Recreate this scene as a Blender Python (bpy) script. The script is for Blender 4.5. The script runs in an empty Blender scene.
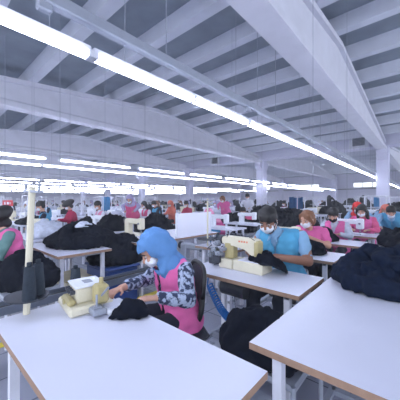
import bpy, bmesh, math, random
from mathutils import Vector, Matrix, noise
PI = math.pi
SC = bpy.context.scene
COL = SC.collection
# ------------------------------------------------------------------ frame
H = 1.35                       # camera height
TH = math.radians(41.4)        # heading of the view from +X
CT, ST = math.cos(TH), math.sin(TH)
F = 258.0
def at(px, d):                 # ground point (x, y) seen in column px at depth d
    r = (px - 200.0) / F * d
    return (d*CT + r*ST, d*ST - r*CT)
def lin(c):
    return tuple(((v/255.)/12.92 if v/255. <= .04045 else ((v/255.+.055)/1.055)**2.4) for v in c)

# ------------------------------------------------------------------ materials
MATS = {}
def mat(name, rgb, rough=.6, metal=0., var=.06, scale=12., bump=0., spec=.5):
    if name in MATS: return MATS[name]
    m = bpy.data.materials.new(name); m.use_nodes = True
    nt = m.node_tree; b = nt.nodes['Principled BSDF']
    c = lin(rgb)
    tc = nt.nodes.new('ShaderNodeTexCoord'); n = nt.nodes.new('ShaderNodeTexNoise')
    n.inputs['Scale'].default_value = scale; n.inputs['Detail'].default_value = 4
    nt.links.new(tc.outputs['Object'], n.inputs['Vector'])
    r = nt.nodes.new('ShaderNodeValToRGB')
    r.color_ramp.elements[0].position = .3; r.color_ramp.elements[1].position = .7
    r.color_ramp.elements[0].color = (*[v*(1-var) for v in c], 1)
    r.color_ramp.elements[1].color = (*[min(1, v*(1+var)) for v in c], 1)
    nt.links.new(n.outputs['Fac'], r.inputs['Fac']); nt.links.new(r.outputs['Color'], b.inputs['Base Color'])
    b.inputs['Roughness'].default_value = rough; b.inputs['Metallic'].default_value = metal
    b.inputs['Specular IOR Level'].default_value = spec
    if bump:
        bp = nt.nodes.new('ShaderNodeBump'); bp.inputs['Strength'].default_value = bump
        nt.links.new(n.outputs['Fac'], bp.inputs['Height']); nt.links.new(bp.outputs['Normal'], b.inputs['Normal'])
    MATS[name] = m
    return m
def emit(name, rgb, s):
    m = bpy.data.materials.new(name); m.use_nodes = True
    b = m.node_tree.nodes['Principled BSDF']
    b.inputs['Base Color'].default_value = (.9, .9, .9, 1)
    b.inputs['Emission Color'].default_value = (*lin(rgb), 1); b.inputs['Emission Strength'].default_value = s
    return m
CONC = mat('painted concrete', (214, 215, 226), .85, var=.05, scale=3)
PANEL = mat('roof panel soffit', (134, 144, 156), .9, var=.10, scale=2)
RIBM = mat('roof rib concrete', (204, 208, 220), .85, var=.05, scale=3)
WALLM = mat('wall paint', (206, 206, 226), .9, var=.03, scale=1)
TOP = mat('white laminate', (208, 211, 228), .35, var=.02, scale=5)
EDGE = mat('plywood edge', (150, 122, 104), .6, var=.12, scale=30)
STEEL = mat('grey painted steel', (150, 156, 170), .5, metal=.2)
WSTEEL = mat('white painted steel', (214, 216, 228), .5)
CREAM = mat('cream enamel', (214, 208, 186), .4, var=.03)
YCREAM = mat('aged yellow enamel', (176, 164, 118), .45, var=.08)
WMACH = mat('white enamel', (222, 226, 236), .4, var=.02)
CHROME = mat('chrome', (170, 176, 186), .25, metal=.9)
DGREY = mat('dark grey metal', (58, 62, 72), .5, metal=.3)
BPLAST = mat('black plastic', (24, 26, 32), .5)
BLACKF = mat('black garment fabric', (17, 21, 32), .97, var=.25, scale=25, bump=.3, spec=.1)
NAVYF = mat('navy garment fabric', (18, 28, 48), .97, var=.25, scale=25, bump=.3, spec=.1)
GREYF = mat('pale grey fabric', (190, 196, 214), .95, var=.15, scale=20)
BLUEF = mat('blue fabric', (60, 130, 180), .95, var=.15, scale=20)
BLUEP = mat('blue plastic', (40, 120, 200), .4)
BINBLUE = mat('dark blue plastic', (26, 58, 120), .5)
REDP = mat('red plastic', (190, 45, 60), .5)
ORANGEM = mat('orange print', (214, 120, 84), .5)
BOARD = mat('white board', (226, 228, 242), .7, var=.01)
CONE = mat('charcoal thread', (38, 48, 60), .9, var=.2, scale=60)
CONEW = mat('white thread', (215, 220, 235), .9, var=.1, scale=60)
MESHB = mat('chair mesh fabric', (70, 74, 86), .9, var=.3, scale=120)
YEL = mat('yellow floor paint', (206, 186, 60), .6, var=.12, scale=8)
GLASS = bpy.data.materials.new('window glass'); GLASS.use_nodes = True
_b = GLASS.node_tree.nodes['Principled BSDF']; _b.inputs['Transmission Weight'].default_value = 1.; _b.inputs['Roughness'].default_value = .02; _b.inputs['IOR'].default_value = 1.02
TUBE = emit('lit fluorescent tube', (225, 232, 255), 15.)
SKIN = mat('skin', (196, 150, 130), .6, var=.05); SKIN2 = mat('skin tan', (150, 106, 88), .6, var=.05)
HAIRB = mat('black hair', (22, 20, 24), .6, var=.2, scale=60); HAIRBR = mat('brown hair', (120, 78, 52), .6, var=.2, scale=60)
MASKM = mat('white face mask', (226, 230, 242), .9, var=.02); MASKB = mat('black face mask', (34, 34, 44), .9)
EYEW = mat('eye white', (176, 168, 166), .3); TROUS = mat('dark trousers', (24, 30, 46), .95, var=.15, bump=.1)
SHOE = mat('dark shoe', (28, 28, 34), .6)
def pat(name, a, b_, scale):   # printed cloth
    m = bpy.data.materials.new(name); m.use_nodes = True; nt = m.node_tree; b = nt.nodes['Principled BSDF']
    tc = nt.nodes.new('ShaderNodeTexCoord'); n = nt.nodes.new('ShaderNodeTexNoise'); n.inputs['Scale'].default_value = scale; n.inputs['Detail'].default_value = 2
    nt.links.new(tc.outputs['Object'], n.inputs['Vector'])
    r = nt.nodes.new('ShaderNodeValToRGB'); r.color_ramp.elements[0].position = .46; r.color_ramp.elements[1].position = .56
    r.color_ramp.elements[0].color = (*lin(a), 1); r.color_ramp.elements[1].color = (*lin(b_), 1)
    nt.links.new(n.outputs['Fac'], r.inputs['Fac']); nt.links.new(r.outputs['Color'], b.inputs['Base Color']); b.inputs['Roughness'].default_value = .9
    return m
FLORAL = pat('floral navy print', (40, 50, 78), (160, 172, 198), 34.)
def cloth(name, rgb): return mat(name, rgb, .95, var=.08, scale=10, bump=.05, spec=.2)
PINK = cloth('pink vest cloth', (216, 104, 162)); PINK2 = cloth('rose vest cloth', (216, 96, 140)); TEAL = cloth('turquoise vest cloth', (84, 158, 198))
LBLUE = cloth('light blue shirt cloth', (134, 172, 206)); REDC = cloth('red cloth', (170, 48, 84)); REDS = cloth('bright red cloth', (214, 60, 60)); ORC = cloth('orange cloth', (214, 120, 104))
WHC = cloth('white cloth', (214, 216, 230)); GRN = cloth('grey green cloth', (92, 124, 124)); DKC = cloth('dark shirt cloth', (40, 44, 60)); HIJ = cloth('blue headscarf cloth', (92, 136, 190))
LILAC = cloth('lilac cloth', (168, 160, 196)); PALEPINK = cloth('pale pink cloth', (226, 150, 184))

# ------------------------------------------------------------------ mesh helpers
def box(bm, c, s, bev=0., rot=None, seg=1):
    r = bmesh.ops.create_cube(bm, size=1.)
    vs = r['verts']
    M = Matrix.Translation(Vector(c)) @ (rot.to_4x4() if rot else Matrix.Identity(4)) @ Matrix.Diagonal((*s, 1))
    bmesh.ops.transform(bm, matrix=M, verts=vs)
    if bev:
        es = list({e for v in vs for e in v.link_edges})
        bmesh.ops.bevel(bm, geom=es, offset=bev, segments=seg, affect='EDGES', profile=.5)
def b2(bm, x0, x1, y0, y1, z0, z1, bev=0.):
    box(bm, ((x0+x1)/2, (y0+y1)/2, (z0+z1)/2), (abs(x1-x0), abs(y1-y0), abs(z1-z0)), bev)
def cap(bm, p, q, r0, r1, seg=12, hs=3):
    p, q = Vector(p), Vector(q); a = q-p; L = a.length
    if L < 1e-5: a = Vector((0, 0, 1)); L = 1e-5
    a = a.normalized(); u = a.orthogonal().normalized(); v = a.cross(u)
    prof = [(-r0*math.cos(t), r0*math.sin(t)) for t in [PI/2*k/hs for k in range(hs+1)]]
    prof += [(L+r1*math.sin(t), r1*math.cos(t)) for t in [PI/2*k/hs for k in range(hs+1)]]
    rings = []
    for (h, r) in prof:
        if r < 1e-6: rings.append([bm.verts.new(p+a*h)])
        else: rings.append([bm.verts.new(p+a*h+(u*math.cos(2*PI*k/seg)+v*math.sin(2*PI*k/seg))*r) for k in range(seg)])
    for A, B in zip(rings, rings[1:]):
        for k in range(seg):
            k2 = (k+1) % seg
            if len(A) == 1: bm.faces.new((A[0], B[k2], B[k]))
            elif len(B) == 1: bm.faces.new((A[k], A[k2], B[0]))
            else: bm.faces.new((A[k], A[k2], B[k2], B[k]))
def cyl(bm, p, q, r0, r1=None, seg=12):
    r1 = r0 if r1 is None else r1
    p, q = Vector(p), Vector(q); a = (q-p).normalized(); u = a.orthogonal().normalized(); v = a.cross(u)
    A = [bm.verts.new(p+(u*math.cos(2*PI*k/seg)+v*math.sin(2*PI*k/seg))*r0) for k in range(seg)]
    B = [bm.verts.new(q+(u*math.cos(2*PI*k/seg)+v*math.sin(2*PI*k/seg))*r1) for k in range(seg)]
    for k in range(seg): bm.faces.new((A[k], A[(k+1) % seg], B[(k+1) % seg], B[k]))
    bm.faces.new(list(reversed(A))); bm.faces.new(B)
def ell(bm, c, r, rot=None, seg=14):
    M = Matrix.Translation(Vector(c)) @ (rot.to_4x4() if rot else Matrix.Identity(4)) @ Matrix.Diagonal((*r, 1))
    bmesh.ops.create_uvsphere(bm, u_segments=seg, v_segments=max(6, seg*2//3), radius=1., matrix=M)
def tube(bm, pts, r, seg=8):
    pts = [Vector(p) for p in pts]; rings = []
    up = Vector((0, 0, 1)); prev = None
    for i, p in enumerate(pts):
        t = (pts[min(i+1, len(pts)-1)]-pts[max(i-1, 0)]).normalized()
        u = t.orthogonal().normalized() if prev is None else (prev-t*prev.dot(t)).normalized()
        prev = u; v = t.cross(u)
        rings.append([bm.verts.new(p+(u*math.cos(2*PI*k/seg)+v*math.sin(2*PI*k/seg))*r) for k in range(seg)])
    for A, B in zip(rings, rings[1:]):
        for k in range(seg): bm.faces.new((A[k], A[(k+1) % seg], B[(k+1) % seg], B[k]))
    bm.faces.new(list(reversed(rings[0]))); bm.faces.new(rings[-1])
def obj(name, bm, m, parent=None, smooth=False, label=None):
    bmesh.ops.recalc_face_normals(bm, faces=bm.faces)
    me = bpy.data.meshes.new(name); bm.to_mesh(me); bm.free()
    for mm in (m if isinstance(m, (list, tuple)) else [m]): me.materials.append(mm)
    o = bpy.data.objects.new(name, me); COL.objects.link(o)
    if smooth:
        for p in me.polygons: p.use_smooth = True
    if parent: o.parent = parent
    if label: o['label'] = label
    return o
def blob(name, bm, m, vox, parent=None, smooth_it=3, disp=None, pred=None, thick=0., label=None):
    """fuse overlapping closed pieces into one continuous skin"""
    me = bpy.data.meshes.new('tmp'); bm.to_mesh(me); bm.free()
    t = bpy.data.objects.new('tmp', me); COL.objects.link(t)
    r = t.modifiers.new('r', 'REMESH'); r.mode = 'VOXEL'; r.voxel_size = vox
    s = t.modifiers.new('s', 'SMOOTH'); s.iterations = smooth_it; s.factor = .5
    dg = bpy.context.evaluated_depsgraph_get()
    nm = bpy.data.meshes.new_from_object(t.evaluated_get(dg))
    bpy.data.objects.remove(t); bpy.data.meshes.remove(me)
    b = bmesh.new(); b.from_mesh(nm)
    if disp:
        b.normal_update()
        mv = [(v, disp(v.co, v.normal)) for v in b.verts]
        for v, c in mv: v.co = c
    if pred:
        dead = [f for f in b.faces if pred(f.calc_center_median())]
        bmesh.ops.delete(b, geom=dead, context='FACES')
    b.to_mesh(nm); b.free(); nm.name = name; nm.materials.clear(); nm.materials.append(m)
    for p in nm.polygons: p.use_smooth = True
    o = bpy.data.objects.new(name, nm); COL.objects.link(o)
    if parent: o.parent = parent
    if label: o['label'] = label
    if thick:
        so = o.modifiers.new('thickness', 'SOLIDIFY'); so.thickness = thick; so.offset = 1
    return o
def thing(name, label, cat, loc=(0, 0, 0), rz=0., group=None):
    o = bpy.data.objects.new(name, None); COL.objects.link(o); o.location = loc; o.rotation_euler = (0, 0, rz)
    o.empty_display_size = .1
    return tag(o, label, cat, group)
def tag(o, label, cat, group=None):
    o['label'] = label; o['category'] = cat
    if group: o['group'] = group
    return o
def struct(o): o['kind'] = 'structure'; return o
def dup(r, loc, rz=None, label=None, group=None, scale=None):
    def cp(o, par):
        c = o.copy(); COL.objects.link(c)
        if par: c.parent = par
        for ch in list(o.children): cp(ch, c)
        return c
    c = cp(r, None); c.location = loc
    if rz is not None: c.rotation_euler = (0, 0, rz)
    if scale is not None: c.scale = scale if hasattr(scale, '__len__') else (scale,)*3
    if label: c['label'] = label
    if group: c['group'] = group
    return c
def place(o, loc, rz=None):
    o.location = loc
    if rz is not None: o.rotation_euler = (0, 0, rz)
    return o
ORD = ['nearest', 'second', 'third', 'fourth', 'fifth', 'sixth', 'seventh', 'eighth', 'ninth', 'tenth', 'eleventh', 'twelfth', 'thirteenth', 'fourteenth', 'fifteenth']

# ------------------------------------------------------------------ the hall
XW, YW = 35.2, 48.0            # far walls
XC, GH = 16.0, 3.85            # column line, underside of the girders
BAYS = [(-2.4, 6.8, 16.0), (16.0, 25.2, 34.4)]
GIRD = [1.7, 8.5, 15.3, 22.1, 28.9, 35.7, 42.5]
def roof_z(x):                 # top of the girders
    for a, m_, b in BAYS:
        if a <= x <= b: return GH + .35 + .098*((x-a) if x < m_ else (b-x))
    return GH+.35
# floor
bm = bmesh.new(); b2(bm, -8, XW+.3, -8, YW+.3, -.1, 0)
FL = bpy.data.materials.new('grey floor tiles'); FL.use_nodes = True; nt = FL.node_tree
tc = nt.nodes.new('ShaderNodeTexCoord'); br = nt.nodes.new('ShaderNodeTexBrick'); b = nt.nodes['Principled BSDF']
nt.links.new(tc.outputs['Object'], br.inputs['Vector']); br.offset = 0
br.inputs['Scale'].default_value = 1.; br.inputs['Brick Width'].default_value = .4; br.inputs['Row Height'].default_value = .4
br.inputs['Mortar Size'].default_value = .006; br.inputs['Color1'].default_value = (*lin((132, 136, 152)), 1); br.inputs['Color2'].default_value = (*lin((142, 146, 162)), 1)
br.inputs['Mortar'].default_value = (*lin((66, 70, 84)), 1)
nt.links.new(br.outputs['Color'], b.inputs['Base Color']); b.inputs['Roughness'].default_value = .45
struct(obj('floor', bm, FL))
bm = bmesh.new(); b2(bm, -2, 30, 2.92, 3.02, .001, .004); struct(obj('trim_1', bm, YEL))
# ceiling: pitched panels
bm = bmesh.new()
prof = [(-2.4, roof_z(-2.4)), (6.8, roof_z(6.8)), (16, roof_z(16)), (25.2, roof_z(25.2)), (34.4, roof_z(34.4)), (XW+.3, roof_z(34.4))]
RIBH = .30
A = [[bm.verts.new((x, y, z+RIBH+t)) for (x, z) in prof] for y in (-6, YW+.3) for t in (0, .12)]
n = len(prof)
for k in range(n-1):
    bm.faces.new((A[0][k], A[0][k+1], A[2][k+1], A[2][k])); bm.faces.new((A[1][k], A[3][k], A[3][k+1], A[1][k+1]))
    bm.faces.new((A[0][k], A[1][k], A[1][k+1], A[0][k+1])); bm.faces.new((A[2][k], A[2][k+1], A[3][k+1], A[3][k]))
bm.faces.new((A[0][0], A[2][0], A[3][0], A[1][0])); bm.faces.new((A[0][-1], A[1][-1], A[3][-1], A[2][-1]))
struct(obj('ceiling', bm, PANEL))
# ribs
rib = None
for bay in BAYS:
    x = bay[0]+.7
    while x < bay[2]-.3:
        z = roof_z(x)
        if rib is None:
            bm = bmesh.new()
            pts = [(-.11, 0), (.11, 0), (.17, RIBH+.02), (-.17, RIBH+.02)]
            q = [[bm.verts.new((px, y, pz)) for px, pz in pts] for y in (-6, YW)]
            for k in range(4): bm.faces.new((q[0][k], q[0][(k+1) % 4], q[1][(k+1) % 4], q[1][k]))
            bm.faces.new(q[0]); bm.faces.new(list(reversed(q[1])))
            rib = struct(obj('roof_beam', bm, RIBM)); o = rib
        else:
            o = rib.copy(); COL.objects.link(o)
        o.location = (x, 0, z)
        x += 1.34
# girders
def girder_mesh():
    bm = bmesh.new()
    a, m_, c = BAYS[0]
    xs = [a+.02, a+1., (a+m_)/2, m_, (m_+c)/2, c-1., c-.02]
    def strip(hw0, zf0, hw1, zf1):
        rows = []
        for x in xs:
            rows.append([bm.verts.new((x, -hw0, zf0(x))), bm.verts.new((x, hw0, zf0(x))), bm.verts.new((x, hw1, zf1(x))), bm.verts.new((x, -hw1, zf1(x)))])
        for A, B in zip(rows, rows[1:]):
            for k in range(4): bm.faces.new((A[k], A[(k+1) % 4], B[(k+1) % 4], B[k]))
        bm.faces.new(list(reversed(rows[0]))); bm.faces.new(rows[-1])
    strip(.20, lambda x: GH, .20, lambda x: GH+.13)
    strip(.20, lambda x: GH+.13, .10, lambda x: GH+.20)
    strip(.10, lambda x: GH+.20, .10, lambda x: roof_z(x)-.10)
    strip(.19, lambda x: roof_z(x)-.12, .19, lambda x: roof_z(x))
    return bm
g0 = None
for bi, bay in enumerate(BAYS):
    for y in GIRD:
        if g0 is None: g0 = struct(obj('roof_girder_beam', girder_mesh(), CONC)); o = g0
        else: o = g0.copy(); COL.objects.link(o)
        o.location = (bay[0]-BAYS[0][0], y, 0)
# columns with corbels
c0 = None
for x in (XC, 34.4):
    for y in GIRD:
        if c0 is None:
            bm = bmesh.new(); b2(bm, -.26, .26, -.26, .26, 0, 4.2, .02)
            for s in (-1, 1):
                q = [(s*.26, 3.35), (s*.26, GH), (s*.6, GH), (s*.6, 3.65)]
                V = [[bm.verts.new((px, yy, pz)) for px, pz in q] for yy in (-.2, .2)]
                for k in range(4): bm.faces.new((V[0][k], V[0][(k+1) % 4], V[1][(k+1) % 4], V[1][k]))
                bm.faces.new(V[0]); bm.faces.new(list(reversed(V[1])))
            c0 = struct(obj('column', bm, WALLM)); o = c0
        else: o = c0.copy(); COL.objects.link(o)
        o.location = (x, y, 0)
# valley gutter beam along the column line
bm = bmesh.new(); b2(bm, 15.45, 16.3, -4, YW, 4.02, 4.62, .03); struct(obj('trim_2', bm, WALLM))
# walls with window openings
def wall_with_windows(name, along, fixed, lo, hi, ztop, zs, ze, wins, nwin):
    bm = bmesh.new()
    def bb(u0, u1, z0, z1):
        if along == 'y': b2(bm, fixed, fixed+.2, u0, u1, z0, z1)
        else: b2(bm, u0, u1, fixed, fixed+.2, z0, z1)
    bb(lo, hi, 0, zs); bb(lo, hi, ze, ztop); u = lo
    for w0, w1 in wins: bb(u, w0, zs, ze); u = w1
    bb(u, hi, zs, ze)
    struct(obj(name, bm, WALLM))
    for w0, w1 in wins:
        nwin += 1
        bm = bmesh.new(); k = 3; t = .06
        def fb(u0, u1, z0, z1, bm=bm):
            if along == 'y': b2(bm, fixed+.05, fixed+.13, u0, u1, z0, z1)
            else: b2(bm, u0, u1, fixed+.05, fixed+.13, z0, z1)
        fb(w0, w1, zs, zs+t); fb(w0, w1, ze-t, ze)
        for j in range(k+1):
            uu = w0+(w1-w0-t)*j/k; fb(uu, uu+t, zs, ze)
        fr = struct(obj('window_%d' % nwin, bm, STEEL))
        bm = bmesh.new()
        if along == 'y': b2(bm, fixed+.085, fixed+.095, w0+.02, w1-.02, zs+.02, ze-.02)
        else: b2(bm, w0+.02, w1-.02, fixed+.085, fixed+.095, zs+.02, ze-.02)
        obj('glass', bm, GLASS, fr)
    return nwin
nw = wall_with_windows('wall_right', 'y', XW, -6, YW, 6., 2.8, 3.45, [(g+2.0-6.8, g+5.0-6.8) for g in GIRD[1:]], 0)
nw = wall_with_windows('wall_back', 'x', YW, -6, XW, 6., 2.8, 3.9, [(-3+k*4.8, .8+k*4.8) for k in range(7)], nw)  # back wall windows are added, to brighten the band near the horizon
bm = bmesh.new(); b2(bm, XW-.12, XW-.02, 0, YW, 2.62, 2.70); struct(obj('trim_3', bm, DGREY))

# ------------------------------------------------------------------ vents in the valley beam
def make_vent():
    t = thing('ceiling_vent', 'x', 'vent', (0, 0, 0))
    bm = bmesh.new(); b2(bm, -.14, 0, -.42, .42, -.36, -.24); b2(bm, -.14, 0, -.42, .42, .24, .36); b2(bm, -.14, 0, -.42, -.28, -.24, .24); b2(bm, -.14, 0, .28, .42, -.24, .24)
    obj('frame', bm, WSTEEL, t)
    bm = bmesh.new(); b2(bm, -.012, -.004, -.28, .28, -.24, .24); obj('backing', bm, BPLAST, t)
    bm = bmesh.new()
    for k in range(7): box(bm, (-.06, 0, -.2+k*.067), (.05, .56, .012), rot=Matrix.Rotation(.6, 3, 'Y'))
    obj('slats', bm, STEEL, t)
    return t
v = make_vent(); v.location = (15.38, 2.65, 4.36); v['label'] = 'square dark slatted air vent on the gutter beam, beside the near right column'
dup(v, (15.38, 12.0, 4.32), label='small dark square vent on the gutter beam, left of the middle column')

# ------------------------------------------------------------------ fluorescent rows
def make_light(wires=True):
    t = thing('tube_light', 'x', 'ceiling light', (0, 0, 0))
    bm = bmesh.new(); b2(bm, -1.2, 1.2, -.028, .028, .02, .07, .008)
    for s in (-1, 0, 1): b2(bm, s*1.19-.02, s*1.19+.02, -.05, .05, -.03, .03, .005)
    obj('housing', bm, WSTEEL, t)
    for y in (-.028, .028):
        for a in (-1.165, .03):
            bm = bmesh.new(); cyl(bm, (a, y, -.005), (a+1.135, y, -.005), .02, seg=10); obj('tube', bm, TUBE, t, True)
    for x in (-.9, .9):
        bm = bmesh.new(); cyl(bm, (x, 0, .07), (x, 0, 2.0), .0035, seg=5); obj('suspension_wire', bm, STEEL, t)
    return t
LZ = 2.52
light0 = make_light(); used = [False]
def light_row(y, x0, x1, label, group, step=2.42):
    x = x0+1.2
    while x < x1-1.2:
        if not used[0]: o = place(light0, (x, y, LZ)); o['label'] = label; o['group'] = group; used[0] = True
        else: o = dup(light0, (x, y, LZ), label=label, group=group)
        for c in o.children:
            if c.name.startswith('suspension'): c.scale = (1, 1, 1)
        # wires reach the panels above
        zt = roof_z(x)-LZ
        for c in o.children:
            if c.name.startswith('suspension'): c.scale.z = zt/2.0
        x += step
light_row(2.05, -1.42, 34.5, 'lit twin tube light in the nearest bright row, over the foreground tables', 'tubes of the nearest light row')
light_row(8.1, .2, 34, 'lit twin tube light in the gapped upper row across the left', 'tubes of the gapped second light row', 2.75)
light_row(9.8, .6, 34.5, 'lit twin tube light in the unbroken row under the gapped one', 'tubes of the third light row')
for y in (17.0, 20.3, 25.0, 30.2, 34.0, 41.0):
    light_row(y, y*.16, 34, 'small distant tube light in the far parallel rows near the horizon', 'tubes of the far light rows', 2.6)
bm = bmesh.new(); b2(bm, -2, 34.4, 2.02, 2.10, 2.76, 2.86, .01)
t = thing('busbar', 'long pale grey trunking rail running above the nearest light row', 'cable trunking', (0, 0, 0)); obj('rail', bm, STEEL, t)
for k in range(12):
    bm = bmesh.new(); b2(bm, k*2.8+.6, k*2.8+.7, 2.03, 2.09, 2.70, 2.77, .01); obj('junction_box', bm, STEEL, t)
for k in range(14):
    bm = bmesh.new(); cyl(bm, (k*2.6-.8, 2.06, 2.85), (k*2.6-.8, 2.06, roof_z(k*2.6-.8)+.02), .005, seg=5); obj('hanger_rod', bm, STEEL, t)
w0 = None
for k, (px, d, zb) in enumerate([(60, 4.2, 1.5), (105, 6, 1.2), (145, 7, 1.1), (232, 5.2, 1.1), (262, 7, 1.1), (313, 3.3, 1.4), (347, 4.4, 1.2), (5, 5, 1.3), (32, 7, 1.2)]):
    bm = bmesh.new(); x, y = at(px, d); cyl(bm, (0, 0, zb), (0, 0, roof_z(x)), .003, seg=5)
    tag(place(obj('power_drop_cord', bm, STEEL), (x, y, 0)), 'thin dark cord dropping straight down from the roof to the machines', 'cord', 'cords dropping from the roof')

# ------------------------------------------------------------------ tables, stools, frames
def table_mesh_parts(t, lx, ly, edge=EDGE, full=True):
    """tabletop lx deep (x) and ly long (y); origin at floor centre"""
    bm = bmesh.new(); b2(bm, -lx/2, lx/2, -ly/2, ly/2, .722, .75, 0); o = obj('tabletop', bm, [TOP, edge], t)
    for p in o.data.polygons:
        if abs(p.normal.z) < .5: p.material_index = 1
    for sx in (-1, 1):
        for sy in (-1, 1):
            bm = bmesh.new(); b2(bm, sx*(lx/2-.07)-.02, sx*(lx/2-.07)+.02, sy*(ly/2-.1)-.02, sy*(ly/2-.1)+.02, 0, .722)
            obj('leg', bm, WSTEEL, t)
    for sy in (-1, 1):
        for z in (.69, .10):
            bm = bmesh.new(); b2(bm, -lx/2+.05, lx/2-.05, sy*(ly/2-.1)-.018, sy*(ly/2-.1)+.018, z, z+.03); obj('side_rail', bm, STEEL, t)
    bm = bmesh.new(); b2(bm, -.02, .02, -ly/2+.1, ly/2-.1, .10, .13); obj('cross_rail', bm, STEEL, t)
def make_table(label, lx, ly, loc, group=None, name='sewing_table', cat='table'):
    t = thing(name, label, cat, loc, 0, group); table_mesh_parts(t, lx, ly); return t
def machine_bits(bm, s=1.):
    b2(bm, -.09, .09, -.24, .24, .0, .025, .004)
    b2(bm, -.055, .055, .10, .22, .02, .26, .015)
    b2(bm, -.045, .045, -.20, .22, .185, .275, .018)
    b2(bm, -.05, .05, -.26, -.16, .10, .29, .015)
def make_machine(m, label='x', full=True):
    t = thing('sewing_machine', label, 'sewing machine')
    bm = bmesh.new(); machine_bits(bm); obj('machine_body', bm, m, t)
    bm = bmesh.new(); cyl(bm, (0, .22, .225), (0, .262, .225), .055, seg=16); obj('handwheel', bm, DGREY, t)
    bm = bmesh.new(); cyl(bm, (0, -.21, .02), (0, -.21, .11), .008, seg=8); b2(bm, -.02, .02, -.225, -.195, .026, .034); obj('needle_bar', bm, CHROME, t)
    bm = bmesh.new(); cyl(bm, (-.04, -.21, .2), (-.066, -.21, .2), .018, seg=10); obj('tension_dial', bm, CHROME, t)
    return t
def make_stool(label='x'):
    t = thing('stool', label, 'stool')
    bm = bmesh.new(); cyl(bm, (0, 0, .40), (0, 0, .44), .17, seg=20); obj('seat', bm, DGREY, t)
    for k in range(4):
        a = PI/4+k*PI/2; bm = bmesh.new(); cyl(bm, (.1*math.cos(a), .1*math.sin(a), .40), (.19*math.cos(a), .19*math.sin(a), 0), .012, seg=8); obj('leg', bm, STEEL, t)
    return t
def make_cone_stand(h=.66, n=2):   # thread stand with tray; cones come separately
    t = thing('thread_stand', 'x', 'thread stand')
    bm = bmesh.new(); cyl(bm, (0, 0, 0), (0, 0, h), .011, seg=10); obj('pole', bm, CREAM, t)
    bm = bmesh.new(); b2(bm, -.012, .012, -.13, .13, h-.03, h-.018); 
    for s in (-1, 1): cyl(bm, (0, s*.11, h-.03), (0, s*.11, h+.02), .006, seg=6)
    obj('guide_arm', bm, STEEL, t)
    bm = bmesh.new(); cyl(bm, (0, 0, .09), (0, 0, .098), .14, seg=24); obj('tray', bm, DGREY, t)
    return t
def cone_bm():
    bm = bmesh.new(); cyl(bm, (0, 0, 0), (0, 0, .008), .038, seg=16); cyl(bm, (0, 0, .008), (0, 0, .15), .038, .026, seg=16); cyl(bm, (0, 0, .15), (0, 0, .17), .014, seg=10)
    return bm

# ------------------------------------------------------------------ fabric heaps
def heap(name, sx, sy, h, seed, vox=.025, m=None, folds=14, wr=.018, sag=None):
    R = random.Random(seed); bm = bmesh.new()
    ell(bm, (0, 0, h*.18), (sx*.46, sy*.46, h*.45), seg=18)
    for k in range(9):
        a = R.uniform(0, 2*PI); r = R.uniform(.0, .62)
        ex, ey = math.cos(a)*r*sx*.5, math.sin(a)*r*sy*.5
        hh = h*(1-.75*r*r)*R.uniform(.55, .85)
        ell(bm, (ex, ey, hh*.42), (R.uniform(.14, .24)*sx, R.uniform(.14, .24)*sy, hh*.56), Matrix.Rotation(R.uniform(0, PI), 3, 'Z') @ Matrix.Rotation(R.uniform(-.3, .3), 3, 'X'))
    for k in range(folds):     # sleeves and trouser legs lying over the heap
        a = R.uniform(0, 2*PI); L = R.uniform(.25, .55); w = R.uniform(.02, .045)
        p = None
        a2 = a+R.uniform(-1.2, 1.2); r0 = R.uniform(.05, .4)
        for j in range(6):
            rr = r0+(L*j/5)
            rr = min(rr, .98); aa = a+(a2-a)*j/5
            q = Vector((math.cos(aa)*rr*sx*.5, math.sin(aa)*rr*sy*.5, max(.02, h*(.86-.80*rr*rr)*R.uniform(.93, 1.04))))
            if p: cap(bm, p, q, w, w, 8, 2)
            p = q
    s0 = seed*7.3
    def disp(co, nn):
        v = Vector((co.x*9+s0, co.y*9, co.z*14)); a = noise.noise(v); b_ = noise.noise(v*2.3+Vector((5, 5, 5)))
        e = noise.noise(Vector((co.x*5+co.y*4+s0, co.y*15-co.x*6, co.z*9))); f_ = noise.noise(Vector((co.x*17-co.y*5, co.y*5+s0, co.z*6)))
        c = co+nn*(wr*(1-2.4*abs(a))+wr*.5*(1-2*abs(b_))+wr*(.7-2.6*abs(e))+wr*.6*(.5-2*abs(f_)))
        if c.z < .004: c.z = .004
        if sag: c = sag(c)
        return c
    return blob(name, bm, m or BLACKF, vox, None, 1, disp)

# ------------------------------------------------------------------ people
def hand_bits(bm, w, d, side, s=1., curl=.5):
    """palm and five fingers from wrist w, pointing along d (unit), palm down"""
    d = d.normalized(); up = Vector((0, 0, 1)); lat = up.cross(d).normalized(); n = d.cross(lat).normalized()
    if n.z < 0: n = -n
    pc = w+d*.045*s
    for q in (-.022, 0, .022): cap(bm, w+lat*q*.6*s, w+d*.078*s+lat*q*s, .013*s, .012*s, 8, 2)
    for i, (q, L) in enumerate(((-.031, .055), (-.0105, .068), (.0105, .072), (.031, .062))):
        if side < 0: q = -q
        b0 = w+d*.08*s+lat*q*s; k = b0+(d*math.cos(curl*.5)-n*math.sin(curl*.5))*L*.55*s; e = k+(d*math.cos(curl*1.6)-n*math.sin(curl*1.6))*L*.5*s
        cap(bm, b0, k, .0085*s, .0075*s, 8, 2); cap(bm, k, e, .0075*s, .0062*s, 8, 2)
    sg = -side
    t0 = w+d*.025*s+lat*sg*.022*s; t1 = t0+(d*.6+lat*sg*.75-n*.2).normalized()*.04*s; t2 = t1+(d*.95+lat*sg*.2-n*.25).normalized()*.032*s
    cap(bm, t0, t1, .012*s, .0095*s, 8, 2); cap(bm, t1, t2, .0095*s, .008*s, 8, 2)
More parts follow.
